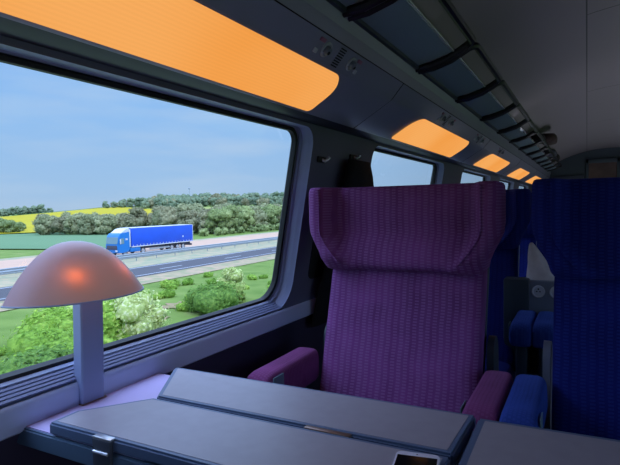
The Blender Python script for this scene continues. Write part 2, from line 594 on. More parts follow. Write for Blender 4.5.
    # dark joint behind the cove panels
    jn = MB().sheet(mir([(-0.545, 1.495), (-0.536, 1.53), (-0.534, 1.54)]), Y0, Y1)
    struct(jn.build("trim_5" if side < 0 else "trim_6", M["gasket"]))

wall_side(-1)
wall_side(1)

# transverse joints in the cove panelling
jm = MB()
for i in range(-1, 5):
    y = 1.69 + PER * i
    jm.tube([(-0.716, y, 1.3715), (-0.578, y, 1.4535), (-0.536, y, 1.502)], 0.0016, 5)
struct(jm.build("trim_7", M["gasket"]))

# ceiling vault
def ceil_prof(n=28):
    pts = []
    x0, z0, zt = -0.53, 1.598, 1.925
    pts.append((x0, z0))
    pts.append((-0.50, 1.66))
    pts.append((-0.46, 1.705))
    for k in range(n + 1):
        x = -0.40 + (2 * (XC + 0.40)) * k / n
        t = (x - XC) / (XC + 0.40)
        pts.append((x, 1.755 + (zt - 1.755) * (1 - abs(t) ** 2.2)))
    pts += [(2 * XC + 0.46, 1.705), (2 * XC + 0.50, 1.66), (2 * XC - x0, z0)]
    return pts
struct(MB().sheet(ceil_prof(), Y0, Y1, 6).build("ceiling", M["ceiling"], angle=60))
struct(MB().box(-0.92, 1.62, Y0, Y1, -0.04, 0.0).build("floor", M["floor"], smooth=False))
outer = [(-0.98, -0.04), (1.68, -0.04), (1.68, 0.75), (1.60, 1.40), (1.35, 1.62), (0.9, 1.95), (0.35, 2.02), (-0.2, 1.95), (-0.65, 1.62), (-0.90, 1.40), (-0.98, 0.75)]
bw = MB()
bw.bm.faces.new([bw.bm.verts.new((x, Y0, z)) for x, z in outer])
struct(bw.build("wall_back", M["wall_grey"], smooth=False))
# outer roof skin so that no daylight leaks in above the windows
rs = MB().sheet([(-0.84, 1.36), (-0.90, 1.42), (-0.65, 1.66), (-0.2, 1.97), (0.35, 2.04), (0.9, 1.97), (1.35, 1.66), (1.60, 1.42), (1.54, 1.36)], Y0, Y1)
struct(rs.build("roof", M["wall_grey"], smooth=False))
rs = MB()
for sgn in (-1, 1):
    q = [(-0.945, 0.79), (-0.99, 0.75), (-0.99, -0.1)]
    rs.sheet([((x if sgn < 0 else 2 * XC - x), z) for x, z in q], Y0, Y1)
struct(rs.build("wall_outer", M["wall_grey"], smooth=False))

# end wall with glazed partition
ew = MB()
ew.bm.faces.new([ew.bm.verts.new((x, Y1, z)) for x, z in outer])
struct(ew.build("wall_end", M["endwall"], smooth=False))
dm = MB()
for x0, x1, z0, z1 in ((-0.02, 0.44, 0.0, 0.08), (-0.02, 0.02, 0.08, 1.76), (0.40, 0.44, 0.08, 1.76), (-0.02, 0.44, 1.70, 1.76), (0.46, 0.50, 0, 1.85),
                       (0.52, 0.56, 0.08, 1.76), (0.94, 0.98, 0.08, 1.76), (0.52, 0.98, 1.70, 1.76), (0.52, 0.98, 0, 0.08)):
    dm.box(x0, x1, Y1 - 0.05, Y1 - 0.005, z0, z1, 0.004)
d1 = struct(dm.build("door_1", M["endwall"]))
MB().box(0.02, 0.40, Y1 - 0.03, Y1 - 0.02, 0.08, 1.70).build("pane", M["door_glass"], d1)
MB().box(0.56, 0.94, Y1 - 0.03, Y1 - 0.02, 0.08, 1.70).build("pane", M["door_glass"], d1)
struct(MB().box(-0.5, -0.05, Y1 - 0.04, Y1 - 0.005, 0.9, 1.52, 0.01).build("trim_8", M["wall_grey"]))

# ------------------------------------------------------------------ orange wall lights
PA = Vector((-0.709, 0, 1.3750))
PB = Vector((-0.583, 0, 1.4495))
TP = (PB - PA).normalized()
NP = Vector((TP.z, 0, -TP.x))
LP = (PB - PA).length
def light_mesh():
    mb = MB()
    pts = rrect(-0.515, 0.515, 0, LP, (0.018, 0.075, 0.075, 0.018), 8)
    def P(a, b, d):
        v = PA + TP * b + NP * d
        return (v.x - PA.x, a, v.z - PA.z)
    inner = [(a * 0.995, 0.004 + b * (LP - 0.008) / LP) for a, b in pts]
    mb.loft([[P(a, b, 0.0) for a, b in pts], [P(a, b, 0.005) for a, b in inner]], cap0=False, cap1=True)
    return mb.build("wall_light", M["orange"], angle=60)
places = ["nearest the lamp above the big window", "above the second window past the purple headrest", "third along from the big window",
          "fourth along the row", "small and fifth along the row", "tiny last one at the far end of the row"]
proto = None
for i in range(5):
    o = light_mesh() if proto is None else proto.copy()
    if proto is None:
        proto = o
    else:
        col.objects.link(o)
    o.location = (PA.x, 0.822 + 1.745 * i, PA.z)
    lab = ["big orange glowing wall light above the large near window",
           "orange glowing wall light above the second window, behind the purple headrest",
           "orange glowing wall light, third in the row from the big window",
           "small orange glowing wall light, fourth in the row from the big window",
           "tiny orange glowing wall light, fifth and last visible toward the carriage end"][i]
    tag(o, lab, "light", "orange wall lights along the cove")

# ------------------------------------------------------------------ reading lights and vents
Q0 = Vector((-0.58, 0, 1.4515))
Q1 = Vector((-0.537, 0, 1.5015))
TQ = (Q1 - Q0).normalized()
NQ = Vector((TQ.z, 0, -TQ.x))
def qmat(y, s_):
    o = Q0 + TQ * s_
    return Matrix(((0, TQ.x, NQ.x, o.x), (1, TQ.y, NQ.y, y), (0, TQ.z, NQ.z, o.z), (0, 0, 0, 1)))
def make_reading_light(sgn):
    t = empty("reading_light")
    MB().lathe([(0.0195, 0.0), (0.0195, 0.003), (0.016, 0.005), (0.012, 0.001), (0.0, -0.001)], 24).build("dish", M["dish"], t)
    MB().lathe([(0.0105, 0.001), (0.0115, 0.007), (0.009, 0.013), (0.0, 0.015)], 20).build("swivel_ball", M["shell_light"], t)
    k = MB().lathe([(0.0045, 0.0), (0.0045, 0.0018), (0, 0.0018)], 12, Matrix.Translation((sgn * 0.003, -0.003, 0.0135)))
    k.build("lens", M["gasket"], t)
    MB().box(-0.008, 0.008, -0.006, 0.006, 0, 0.004, 0.0015, mx=Matrix.Translation((sgn * 0.042, -0.013, 0))).build("call_button", M["light_square"], t)
    MB().box(-0.013, 0.013, -0.005, 0.005, 0, 0.003, 0.0015, mx=Matrix.Translation((sgn * 0.036, 0.016, 0))).build("switch", M["purple_button"], t)
    return t
lights = {-1: make_reading_light(-1), 1: make_reading_light(1)}
def make_vent():
    mb = MB()
    mb.box(-0.019, 0.019, -0.027, 0.027, -0.004, 0.001)
    o = mb.build("air_vent", M["cove"], smooth=False)
    for k in range(8):
        y = -0.0235 + 0.0067 * k
        MB().box(-0.016, 0.016, y - 0.0018, y + 0.0018, 0.001, 0.0018).build("vent_slot", M["gasket"], o, smooth=False)
    return o
vent = make_vent()
bay_txt = ["beside the rack above the big window", "above the second orange light", "above the third orange light", "above the fourth orange light"]
for i in range(4):
    yc = (1.225, 2.38, 3.18, 4.02)[i]
    for sgn in (-1, 1):
        o = lights[sgn] if i == 0 else copy_tree(lights[sgn])
        o.matrix_world = qmat(yc + sgn * 0.075, 0.036)
        side_t = "on the near side of the vent" if sgn < 0 else "on the far side of the vent"
        tag(o, "swivel reading light %s, %s" % (side_t, ["over the big orange light", "over the second orange light", "just beyond the second orange light", "over the third orange light"][i]),
            "reading light", "reading lights along the cove")
    o = vent if i == 0 else copy_tree(vent)
    o.matrix_world = qmat(yc, 0.034)
    tag(o, "slotted dark air vent between reading lights, %s" % ["over the big orange light", "over the second orange light", "just beyond the second orange light", "over the third orange light"][i],
        "vent", "air vents along the cove")

# ------------------------------------------------------------------ luggage rack
RP = 0.605
ZS = 1.622
def zr(x):
    return 1.575 + (x + 0.52) * 0.256
def make_rack():
    t = empty("luggage_rack")
    # one bay, local y 0..RP
    MB().loft([[(-0.512, y, zr(-0.512) - 0.004), (-0.396, y, zr(-0.396) - 0.004), (-0.396, y, zr(-0.396) + 0.004), (-0.512, y, zr(-0.512) + 0.004)]
               for y in (0.03, RP - 0.03)]).build("glass_shelf", M["rack_glass"], t, smooth=False)
    MB().tube([(-0.393, 0.012, zr(-0.393)), (-0.393, RP - 0.012, zr(-0.393))], 0.0045, 10).build("chrome_rail", M["chrome"], t)
    MB().box(-0.524, -0.508, 0.0, RP, 1.563, 1.587, 0.003).build("inner_rail", M["shell"], t)
    fr = MB()
    g_ = 0.016
    loop = [(-0.522, g_, 1.568), (-0.47, g_, zr(-0.47) - 0.016), (-0.41, g_, zr(-0.41) - 0.014), (-0.372, g_, zr(-0.372) - 0.004), (-0.352, g_ + 0.001, zr(-0.352) + 0.002)]
    for k in range(7):
        a_ = R_(90 * k / 6)
        loop.append((-0.352 + 0.022 * math.sin(a_), g_ + 0.001 + 0.03 * (1 - math.cos(a_)), zr(-0.352) + 0.002 + 0.010 * math.sin(a_)))
    far = [(x, RP - y, z) for x, y, z in loop[::-1]]
    fr.tube(loop + far, 0.0125, 8)
    fr.build("black_frame", M["black_metal"], t)
    return t
rack = make_rack()
for i in range(14):
    o = rack if i == 0 else copy_tree(rack)
    o.location = (0, 1.80 + RP * (i - 3), 0)
    where = ["hidden nearest", "nearest", "above the reading lights", "just past the reading lights", "third past the reading lights",
             "fourth past the reading lights", "fifth past the reading lights", "sixth past the reading lights", "below the brown bag"]
    names = {0: "black framed glass luggage rack bay overhead, nearest the camera and mostly out of frame",
             1: "black framed glass luggage rack bay at the photo's top edge, behind the first full bay",
             2: "largest fully seen black framed glass luggage rack bay, reflecting the window",
             3: "black framed glass luggage rack bay, second full one from the top edge",
             4: "black framed glass luggage rack bay, third full one from the top edge",
             5: "black framed glass luggage rack bay, fourth full one from the top edge",
             6: "black framed glass luggage rack bay, fifth full one from the top edge",
             7: "black framed glass luggage rack bay, sixth full one from the top edge"}
    tag(o, names.get(i, "small distant black framed luggage rack bay beside the far bags"), "luggage rack", "luggage rack bays along the left wall")

# bags on the far rack
def soft_bag(name, loc, size, m, strap=True):
    mb = MB()
    rings = []
    n = 20
    for k in range(9):
        t = k / 8
        zz = t * size[2]
        sh = (1 - abs(2 * t - 1) ** 3) ** 0.5 * 0.55 + 0.45 if 0 < t < 1 else 0.45
        ring = []
        for j in range(n):
            a_ = 2 * math.pi * j / n
            cx_, cy_ = math.cos(a_), math.sin(a_)
            e = 0.6
            px = math.copysign(abs(cx_) ** e, cx_) * size[0] / 2 * sh
            py = math.copysign(abs(cy_) ** e, cy_) * size[1] / 2 * sh
            w = 1 + 0.12 * noise.noise(Vector((px * 12, py * 12, zz * 12 + loc[1] * 3)))
            ring.append((px * w, py * w, zz))
        rings.append(ring)
    mb.loft(rings)
    o = mb.build(name, m, angle=70)
    o.location = loc
    if strap:
        s_ = MB().tube([(0, -size[1] * 0.3, size[2] * 0.93), (0.0, -size[1] * 0.2, size[2] * 1.2), (0, size[1] * 0.2, size[2] * 1.2), (0, size[1] * 0.3, size[2] * 0.93)], 0.008, 6)
        s_.build("carry_strap", m, o)
    return o
tag(soft_bag("duffel_bag", (-0.385, 5.0, ZS), (0.13, 0.40, 0.07), M["bag"]), "dark brown duffel bag lying on the far luggage rack", "bag")
tag(soft_bag("overhanging_jacket", (-0.315, 5.35, ZS + 0.02), (0.14, 0.42, 0.09), M["bag_brown"], False), "brown jacket hanging over the edge of the far luggage rack", "jacket")
tag(soft_bag("backpack", (-0.375, 6.6, ZS), (0.14, 0.36, 0.08), M["bag_grey"]), "grey backpack on the far luggage rack behind the brown jacket", "bag")
tag(soft_bag("travel_bag", (-0.375, 7.2, ZS), (0.14, 0.40, 0.08), M["bag"]), "black travel bag at the far end of the luggage rack", "bag")

# ------------------------------------------------------------------ seats (local: centre x, front faces -y)
def sect(w, yf, yb, z, n=40, e=0.35, hollow=0.0):
    pts = []
    for k in range(n):
        a_ = 2 * math.pi * k / n
        c, s_ = math.cos(a_), math.sin(a_)
        x = math.copysign(abs(c) ** e, c) * w
        y = (yf + yb) / 2 + math.copysign(abs(s_) ** e, s_) * (yb - yf) / 2
        if s_ < 0 and hollow:
            y += hollow * max(0.0, 1 - (x / (w * 0.85)) ** 2)
        pts.append((x, y, z))
    return pts

def make_seat(fm, am, sm):
    t = empty("train_seat")
    # lower backrest, reclined
    rings = []
    for z, k in ((0.40, 0.90), (0.405, 0.96), (0.42, 1), (0.50, 1), (0.60, 1), (0.70, 1), (0.80, 1), (0.88, 1), (0.95, 0.99), (0.97, 0.95)):
        yf = -0.135 + (z - 0.48) / 0.44 * 0.135
        rings.append(sect(0.237 * k, yf, yf + 0.085, z, hollow=0.014))
    MB().loft(rings).build("backrest", fm, t, angle=75)
    # wing headrest: C-shaped plan that narrows downward
    rings = []
    zs = [0.905, 0.910, 0.922, 0.94, 0.965, 0.99, 1.02, 1.05, 1.08, 1.11, 1.135, 1.15, 1.158, 1.161]
    for z in zs:
        if z < 0.925:
            w = 0.238 + (z - 0.905) / 0.02 * 0.006
        elif z < 1.04:
            u = (z - 0.925) / 0.115
            w = 0.244 + 0.042 * (u * u * (3 - 2 * u))
        else:
            w = 0.286
        wing_in = 0.205 - 0.075 * max(0.0, min(1.0, (1.03 - z) / 0.11)) ** 1.5
        shrink = {0.905: 0.028, 0.910: 0.012, 0.922: 0.002, 1.15: 0.003, 1.158: 0.011, 1.161: 0.022}.get(z, 0.0)
        front, back = [], []
        n = 33
        for k in range(n):
            q = -1 + 2 * k / (n - 1)
            x = (w - shrink * 0.5) * math.copysign(abs(q) ** 0.8, q)
            ax = abs(x)
            tt = max(0.0, min(1.0, (ax - wing_in) / 0.030))
            tt = tt * tt * (3 - 2 * tt)
            edge = max(0.0, (ax - (w - 0.022)) / 0.022)
            yf = 0.014 - 0.088 * tt + 0.026 * edge ** 2
            if z < 0.93:
                yf = -0.030 - 0.022 * tt + 0.022 * edge ** 2
            elif z < 1.0:
                yf = min(yf, -0.030 + 0.028 * (z - 0.93) / 0.07) if ax < wing_in + 0.035 else yf
            front.append((x, yf + shrink, z))
            back.append((x, 0.085 - 0.03 * edge ** 2 - shrink, z))
        rings.append(front + back[::-1])
    hd_ = MB().loft(rings).build("headrest", fm, t, angle=75)
    for sx in (-1, 1):
        pts = []
        for z in (0.935, 0.95, 0.97, 0.99, 1.01, 1.03, 1.06, 1.09, 1.12, 1.14, 1.152):
            wi = 0.205 - 0.075 * max(0.0, min(1.0, (1.03 - z) / 0.11)) ** 1.5
            pts.append((sx * (wi + 0.034), 0.014 - 0.088 - 0.0005, z))
        MB().tube(pts, 0.0028, 6).build("wing_piping", fm, hd_)
    # cushion
    rings = []
    for y, k in ((-0.56, 0.80), (-0.555, 0.93), (-0.53, 1), (-0.30, 1), (-0.10, 1), (-0.06, 0.95)):
        ring = []
        for (x, yy, z) in sect(0.235 * k, -0.075 * k, 0.075 * k, 0):
            ring.append((x, y, 0.375 + yy))
        rings.append(ring)
    MB().loft(rings).build("seat_cushion", fm, t, angle=75)
    # plastic shell behind, base
    rings = []
    for z, k in ((0.30, 1), (0.60, 1), (0.90, 1), (1.10, 0.98), (1.13, 0.9)):
        yb = -0.05 + max(0, (z - 0.48)) / 0.44 * 0.135
        yb = min(yb, 0.10)
        rings.append(sect(0.235 * k, yb, yb + 0.035, z, e=0.4))
    MB().loft(rings).build("back_shell", sm, t, angle=60)
    MB().box(-0.20, 0.20, -0.50, -0.05, 0.0, 0.29, 0.02).build("seat_base", M["shell"], t)
    for sx in (-1, 1):
        # padded armrest with rounded nose
        rings = []
        x0 = sx * 0.285
        for y, zt, zb, k in ((-0.372, 0.630, 0.585, 0.80), (-0.368, 0.645, 0.578, 0.93), (-0.355, 0.656, 0.570, 1), (-0.33, 0.661, 0.565, 1),
                             (-0.20, 0.662, 0.560, 1), (-0.09, 0.664, 0.560, 1), (-0.075, 0.660, 0.565, 0.95)):
            ring = []
            for (x, yy, z) in sect(0.041 * k, -0.5, 0.5, 0, 28, 0.45):
                ring.append((x0 + x * (1 - 0.06 * (yy + 0.5)), y, (zt + zb) / 2 + yy * (zt - zb)))
            rings.append(ring)
        arm = MB().loft(rings).build("armrest", am, t, angle=70)
        pl = MB()
        xi = x0 - sx * 0.0405
        pl.box(min(xi, xi - sx * 0.003), max(xi, xi - sx * 0.003), -0.348, -0.296, 0.592, 0.650, 0.001)
        pl.build("control_plate", M["plate"], arm)
        # curved shell plate at the armrest hinge
        poly = []
        for k in range(15):
            a_ = R_(180 * k / 14)
            poly.append((0.035 + 0.045 * math.cos(a_), 0.675 + 0.05 * math.sin(a_)))
        poly += [(-0.025, 0.42), (0.095, 0.42)]
        xs = (sx * 0.243, sx * 0.262)
        MB().loft([[(xs[0], y, z) for y, z in poly], [(xs[1], y, z) for y, z in poly]]).build("side_shell", sm, t, angle=50)
        MB().box(x0 - 0.02, x0 + 0.02, -0.33, -0.08, 0.40, 0.567, 0.008).build("armrest_support", M["shell"], t)
    return t

SX1, SX2, SY, SP = -0.488, 0.160, 1.505, 0.90
pur = make_seat(M["purple"], M["purple_arm"], M["shell"])
pur.location = (SX1, SY, 0)
tag(pur, "purple velour train seat with winged headrest facing the grey table", "seat")
blu = make_seat(M["blue"], M["blue_arm"], M["shell_light"])
blu.location = (SX2, SY, 0)
tag(blu, "large blue velour train seat cut off at the photo's right edge", "seat", "blue train seats")
for r in range(1, 4):
    for j, x in enumerate((SX1, SX2)):
        o = copy_tree(blu)
        o.location = (x - 0.012, SY + SP * r, 0)
        lab = {(1, 0): "dark blue train seat right behind the purple seat, seen past its edge",
               (1, 1): "blue train seat right behind the large blue seat, mostly hidden",
               }.get((r, j), "distant blue train seat hidden behind the nearer rows")
        tag(o, lab, "seat", "blue train seats")

# console between the second-row seats, with two sockets
t = empty("centre_console", (-0.178, SY + SP - 0.095, 0))
MB().box(-0.12, 0.12, -0.02, 0.05, 0.40, 0.785, 0.008).build("console_body", M["shell_light"], t)
MB().box(-0.128, -0.028, -0.026, 0.05, 0.40, 0.790, 0.008).build("side_panel", M["shell"], t)
mz = Matrix.Translation((0, -0.0205, 0)) @ Matrix.Rotation(R_(90), 4, "X")
for x in (0.006, 0.072):
    so = MB().lathe([(0.025, 0.0), (0.025, 0.004), (0.021, 0.005), (0.019, 0.002), (0.0, 0.002)], 24, Matrix.Translation((x, 0, 0.742)) @ mz).build("power_socket", M["socket_white"], t)
    sl = MB()
    for dx in (-0.006, 0.006):
        sl.lathe([(0.003, 0.0035), (0.0, 0.0035)], 8, Matrix.Translation((x + dx, 0, 0.742)) @ mz)
    sl.lathe([(0.0035, 0.0035), (0.0, 0.0035)], 8, Matrix.Translation((x, 0, 0.752)) @ mz)
    sl.build("socket_hole", M["gasket"], so)
tag(t, "grey console with two round power sockets between the second-row seats", "console")

# pale jacket folded over the console
mb = MB()
rings = []
nx, nz_ = 16, 14
for k in range(nz_ + 1):
    v = k / nz_
    z = 0.785 + 0.150 * v
    half = 0.052 * (1 - v) ** 0.8 + 0.006
    cxs = 0.0 - 0.040 * v
    ring = []
    for j in range(24):
        a_ = 2 * math.pi * j / 24
        fold = 1 + 0.10 * math.sin(a_ * 5 + v * 3) * (1 - v * 0.6)
        ring.append((cxs + math.cos(a_) * half * fold, 0.04 + math.sin(a_) * (0.03 * (1 - 0.5 * v)) * fold, z))
    rings.append(ring)
mb.loft(rings)
j_ = mb.build("folded_jacket", M["jacket"], angle=80)
j_.location = (-0.163, SY + SP - 0.10, 0.0)
tag(j_, "crumpled pale cloth jacket standing on the grey console between seats", "jacket")

# ------------------------------------------------------------------ tables
def slab(name, poly, z0, z1, m, parent, bev=0.003):
    mb = MB()
    vb = [mb.bm.verts.new((x, y, z0)) for x, y in poly]
    f_ = mb.bm.faces.new(vb)
    r = bmesh.ops.extrude_face_region(mb.bm, geom=[f_])
    bmesh.ops.translate(mb.bm, vec=(0, 0, z1 - z0), verts=[v for v in r["geom"] if isinstance(v, bmesh.types.BMVert)])
    if bev:
        bmesh.ops.bevel(mb.bm, geom=mb.bm.edges[:], offset=bev, segments=2, affect="EDGES")
    return mb.build(name, m, parent, angle=35)

def inset(poly, d):
    n = len(poly)
    area = sum(poly[i][0] * poly[(i + 1) % n][1] - poly[(i + 1) % n][0] * poly[i][1] for i in range(n))
    sg = 1 if area > 0 else -1
    res = []
    for i in range(n):
        p0, p1, p2 = (Vector(poly[i - 1]), Vector(poly[i]), Vector(poly[(i + 1) % n]))
        e1 = (p1 - p0).normalized()
        e2 = (p2 - p1).normalized()
        n1 = Vector((-e1.y, e1.x)) * sg
        n2 = Vector((-e2.y, e2.x)) * sg
        b = (n1 + n2)
        b = b / max(0.3, b.dot(n1))
        res.append(tuple(p1 + b * d))
    return res

t = empty("folding_table", (0, 0, 0))
TZ = 0.74
slab("table_base", [(-0.915, 0.565), (-0.168, 0.565), (-0.168, 0.903), (-0.886, 0.903)], 0.684, 0.7165, M["table_edge"], t)
slab("shelf_top", [(-0.887, 0.572), (-0.60, 0.572), (-0.60, 0.90), (-0.887, 0.90)], 0.7165, 0.7185, M["shelf"], t, 0.0)
leaf1 = [(-0.816, 0.566), (-0.166, 0.566), (-0.170, 0.7375), (-0.736, 0.733), (-0.818, 0.625)]
leaf2 = [(-0.737, 0.7405), (-0.170, 0.745), (-0.166, 0.906), (-0.828, 0.903), (-0.832, 0.893)]
for pl in (leaf1, leaf2):
    lf = slab("leaf", pl, 0.719, TZ, M["laminate_rim"], t, 0.0035)
    slab("laminate_surface", inset(pl, 0.010), TZ - 0.001, TZ + 0.0006, M["laminate"], lf, 0.0)
# brown hinge strips along the fold
for xa, xb in ((-0.408, -0.327),):
    MB().box(xa, xb, 0.7340, 0.7445, TZ - 0.004, TZ + 0.0012, 0.0008).build("fold_hinge", M["bronze"], t)
for xa, xb in ((-0.700, -0.660),):
    h = MB().box(xa, xb, 0.560, 0.567, 0.688, TZ - 0.003, 0.001)
    hh = h.build("edge_hinge", M["hinge"], t)
    MB().tube([(xa + 0.004, 0.5585, 0.7175), (xb - 0.004, 0.5585, 0.7175)], 0.0028, 8).build("hinge_pin", M["chrome"], hh)
    MB().box(xa, xb, 0.5605, 0.572, TZ - 0.003, TZ + 0.0012, 0.0006).build("hinge_cap", M["chrome"], hh)
MB().box(-0.90, -0.72, 0.70, 0.76, 0.30, 0.684, 0.01).build("wall_bracket", M["shell"], t)
MB().box(-0.48, -0.42, 0.70, 0.76, 0.0, 0.684, 0.012).build("table_leg", M["shell"], t)
tag(t, "grey folding table with two folded leaves and lilac wall shelf", "table")

t2 = empty("side_table", (0, 0, 0))
pl = [(-0.155, 0.566), (0.42, 0.566), (0.42, 0.912), (-0.160, 0.897)]
slab("table_base", [(-0.150, 0.572), (0.41, 0.572), (0.41, 0.90), (-0.152, 0.89)], 0.684, 0.7175, M["table_edge"], t2)
lf = slab("leaf", pl, 0.719, TZ, M["laminate_rim"], t2, 0.0035)
slab("laminate_surface", inset(pl, 0.012), TZ - 0.001, TZ + 0.0006, M["laminate"], lf, 0.0)
MB().box(0.10, 0.16, 0.70, 0.76, 0.0, 0.684, 0.012).build("table_leg", M["shell"], t2)
tag(t2, "grey table top with dark rim before the blue seat, across the gap", "table")

# ------------------------------------------------------------------ table lamp
t = empty("table_lamp", (-0.914, 0.709, 0.7185))
ch = 0.008
post = [(0.003, -0.027), (0.024, -0.027), (0.027, -0.024), (0.027, 0.024), (0.024, 0.027), (0.003, 0.027)]
def lean(z):
    return 0.0
MB().loft([[(x + 0.012 + 0.034 * z, y, z) for x, y in post] for z in (0.0, 0.228)]).build("post", M["lamp_post"], t, smooth=False)
MB().box(0.027, 0.0405, -0.028, 0.030, 0.0, 0.003, 0.001).build("foot_plate", M["bronze"], t)
A_, B_, HH = 0.143, 0.115, 0.104
sh = MB()
nt_, np_ = 36, 14
cx0, cy0, cz0 = 0.028, -0.029, 0.2215
def dome(k):
    rings = []
    for i in range(np_ + 1):
        ph = math.pi / 2 * i / np_
        ring = []
        for j in range(nt_ + 1):
            th = math.pi * j / nt_
            q_ = max(1e-4, 1 - i / np_) ** 0.75
            ring.append((cx0 + B_ * k * q_ * math.sin(th), cy0 - A_ * k * q_ * math.cos(th), cz0 + HH * k * (1 - q_ ** 2.25)))
        rings.append(ring)
    return rings
sh.loft(dome(1.0), close=False, cap0=False, cap1=False)
bmesh.ops.remove_doubles(sh.bm, verts=sh.bm.verts[:], dist=1e-5)
sd = sh.build("lamp_shade", M["shade"], t, angle=80)
rim = MB()
rim.tube([(cx0 + B_ * math.sin(math.pi * j / 24), cy0 - A_ * math.cos(math.pi * j / 24), cz0) for j in range(25)], 0.0016, 6)
rim.build("shade_rim", M["lamp_post"], sd)
for dy in (-0.048, 0.054):
    b_ = MB().lathe([(0.0, -0.012), (0.009, -0.008), (0.012, 0.0), (0.009, 0.008), (0.0, 0.012)], 16,
                    Matrix.Translation((cx0 + (0.064 if dy < 0 else 0.056), cy0 + dy, cz0 + 0.036)))
    b_.build("bulb", M["bulb"], t)
MB().box(cx0, cx0 + 0.02, cy0 - 0.05, cy0 + 0.08, cz0 + 0.02, cz0 + 0.03, 0.002).build("bulb_holder", M["shell"], t)
tag(t, "table lamp with frosted half-dome shade on a grey square post", "lamp")

# ------------------------------------------------------------------ phone
t = empty("smartphone", (-0.1995, 0.650, TZ + 0.0006), R_(10))
mb = MB()
pts = rrect(-0.031, 0.031, -0.066, 0.066, (0.009,) * 4, 6)
mb.loft([[(x * 0.97, y * 0.985, 0.0) for x, y in pts], [(x, y, 0.0015) for x, y in pts], [(x, y, 0.0055) for x, y in pts], [(x * 0.97, y * 0.985, 0.007) for x, y in pts]])
mb.build("phone_body", M["white_plastic"], t, angle=35)
MB().box(-0.0275, 0.0275, -0.052, 0.053, 0.0066, 0.0074).build("screen", M["screen"], t, smooth=False)
MB().lathe([(0.0013, 0.0071), (0.0, 0.0072)], 10, Matrix.Translation((-0.001, 0.0595, 0))).build("front_camera", M["gasket"], t)
MB().lathe([(0.0045, 0.0071), (0.0, 0.0068)], 16, Matrix.Translation((0, -0.059, 0))).build("home_button", M["socket_white"], t)
tag(t, "white smartphone with black screen lying on the grey folding table", "phone")

# ------------------------------------------------------------------ coat hooks and hanging coat
def hook(y, s_):
    t = empty("coat_hook", wp(y, s_, 0.053))
    bx = MB()
    mx = Matrix(((TN.x, 0, TU.x, 0), (0, 1, 0, 0), (TN.z, 0, TU.z, 0), (0, 0, 0, 1)))
    MB().box(0, 0.008, -0.030, 0.030, -0.010, 0.010, 0.003, mx=mx).build("mounting_plate", M["gasket"], t)
    pts = [mx @ Vector(p) for p in ((0.004, 0, 0), (0.016, 0.002, -0.004), (0.022, 0.008, 0.002), (0.022, 0.016, 0.010))]
    MB().tube(pts, [0.006, 0.006, 0.006, 0.007], 10).build("peg", M["chrome"], t)
    return t
tag(hook(1.592, 0.485), "small dark coat hook on the pillar beside the big window", "coat hook")
tag(hook(1.85, 0.512), "coat hook at the collar of the black hanging coat", "coat hook")
rings = []
for k in range(13):
    v = k / 12
    half = 0.090 + 0.13 * v ** 0.7
    dep = 0.016 + 0.028 * math.sin(math.pi * min(1, v * 1.2 + 0.1))
    ring = []
    for j in range(40):
        a_ = 2 * math.pi * j / 40
        fold = 1 + 0.14 * math.sin(a_ * 7 + v * 2) * min(1, v * 2)
        y = 1.845 + 0.035 * v + math.cos(a_) * half
        base = wp(y, 0.503 - 0.62 * v, 0.063 + dep + math.sin(a_) * dep * fold)
        ring.append(base)
    rings.append(ring)
tag(MB().loft(rings).build("hanging_coat", M["coat"], angle=80), "black coat hanging on the pillar behind the purple headrest", "coat")
# dark rounded sheet painted in for the shadow on the pillar behind the seat
pp = rrect(1.625, 2.0, 0.06, 0.30, (0.03,) * 4, 6)
mb = MB()
mb.loft([[wp(a, b, 0.053) for a, b in pp], [wp(a, b, 0.056) for a, b in pp]], cap0=False)
struct(mb.build("pillar_shadow", M["gasket"], angle=50))

# ------------------------------------------------------------------ outdoors: terrain
def sstep(a, b, x):
    t_ = max(0.0, min(1.0, (x - a) / (b - a)))
    return t_ * t_ * (3 - 2 * t_)
GZ = -5.9
def lerp_table(x, tab):
    if x <= tab[0][0]:
        return tab[0][1]
    for (a, va), (b, vb) in zip(tab[:-1], tab[1:]):
        if x <= b:
            return va + (vb - va) * (x - a) / (b - a)
    return tab[-1][1]
RISE = [(-200, 3), (-90, 3), (-10, 8), (20, 12), (31, 13.0), (39.8, 14.0), (49.8, 11.0), (54, 7.2), (58.6, 3.7), (70, 2), (90, 2), (200, 3)]
def terr(x, y):
    r = math.hypot(x, y)
    ph = math.degrees(math.atan2(-x, y))
    z = GZ + lerp_table(ph, RISE) * sstep(170, 640, r)
    z += 3.0 * sstep(-15, -4, x) * sstep(16, 5, x)
    return z
def polar(r, ph):
    return (-r * math.sin(R_(ph)), r * math.cos(R_(ph)))

mb = MB()
rs_ = [2, 5, 8, 12, 16, 22, 30, 40, 55, 75, 100, 130, 160, 180] + [200 + 25 * k for k in range(22)] + [800, 1000, 1500, 2500, 4500]
phs = [-180 + 10 * k for k in range(18)] + [0 + 4 * k for k in range(5)] + [20 + 1.5 * k for k in range(34)] + [72 + 6 * k for k in range(18)]
rings = [[(*polar(r, ph), terr(*polar(r, ph))) for ph in phs] for r in rs_]
mb.loft(rings, cap0=False, cap1=False)
struct(mb.build("ground", M["grass"], angle=80))

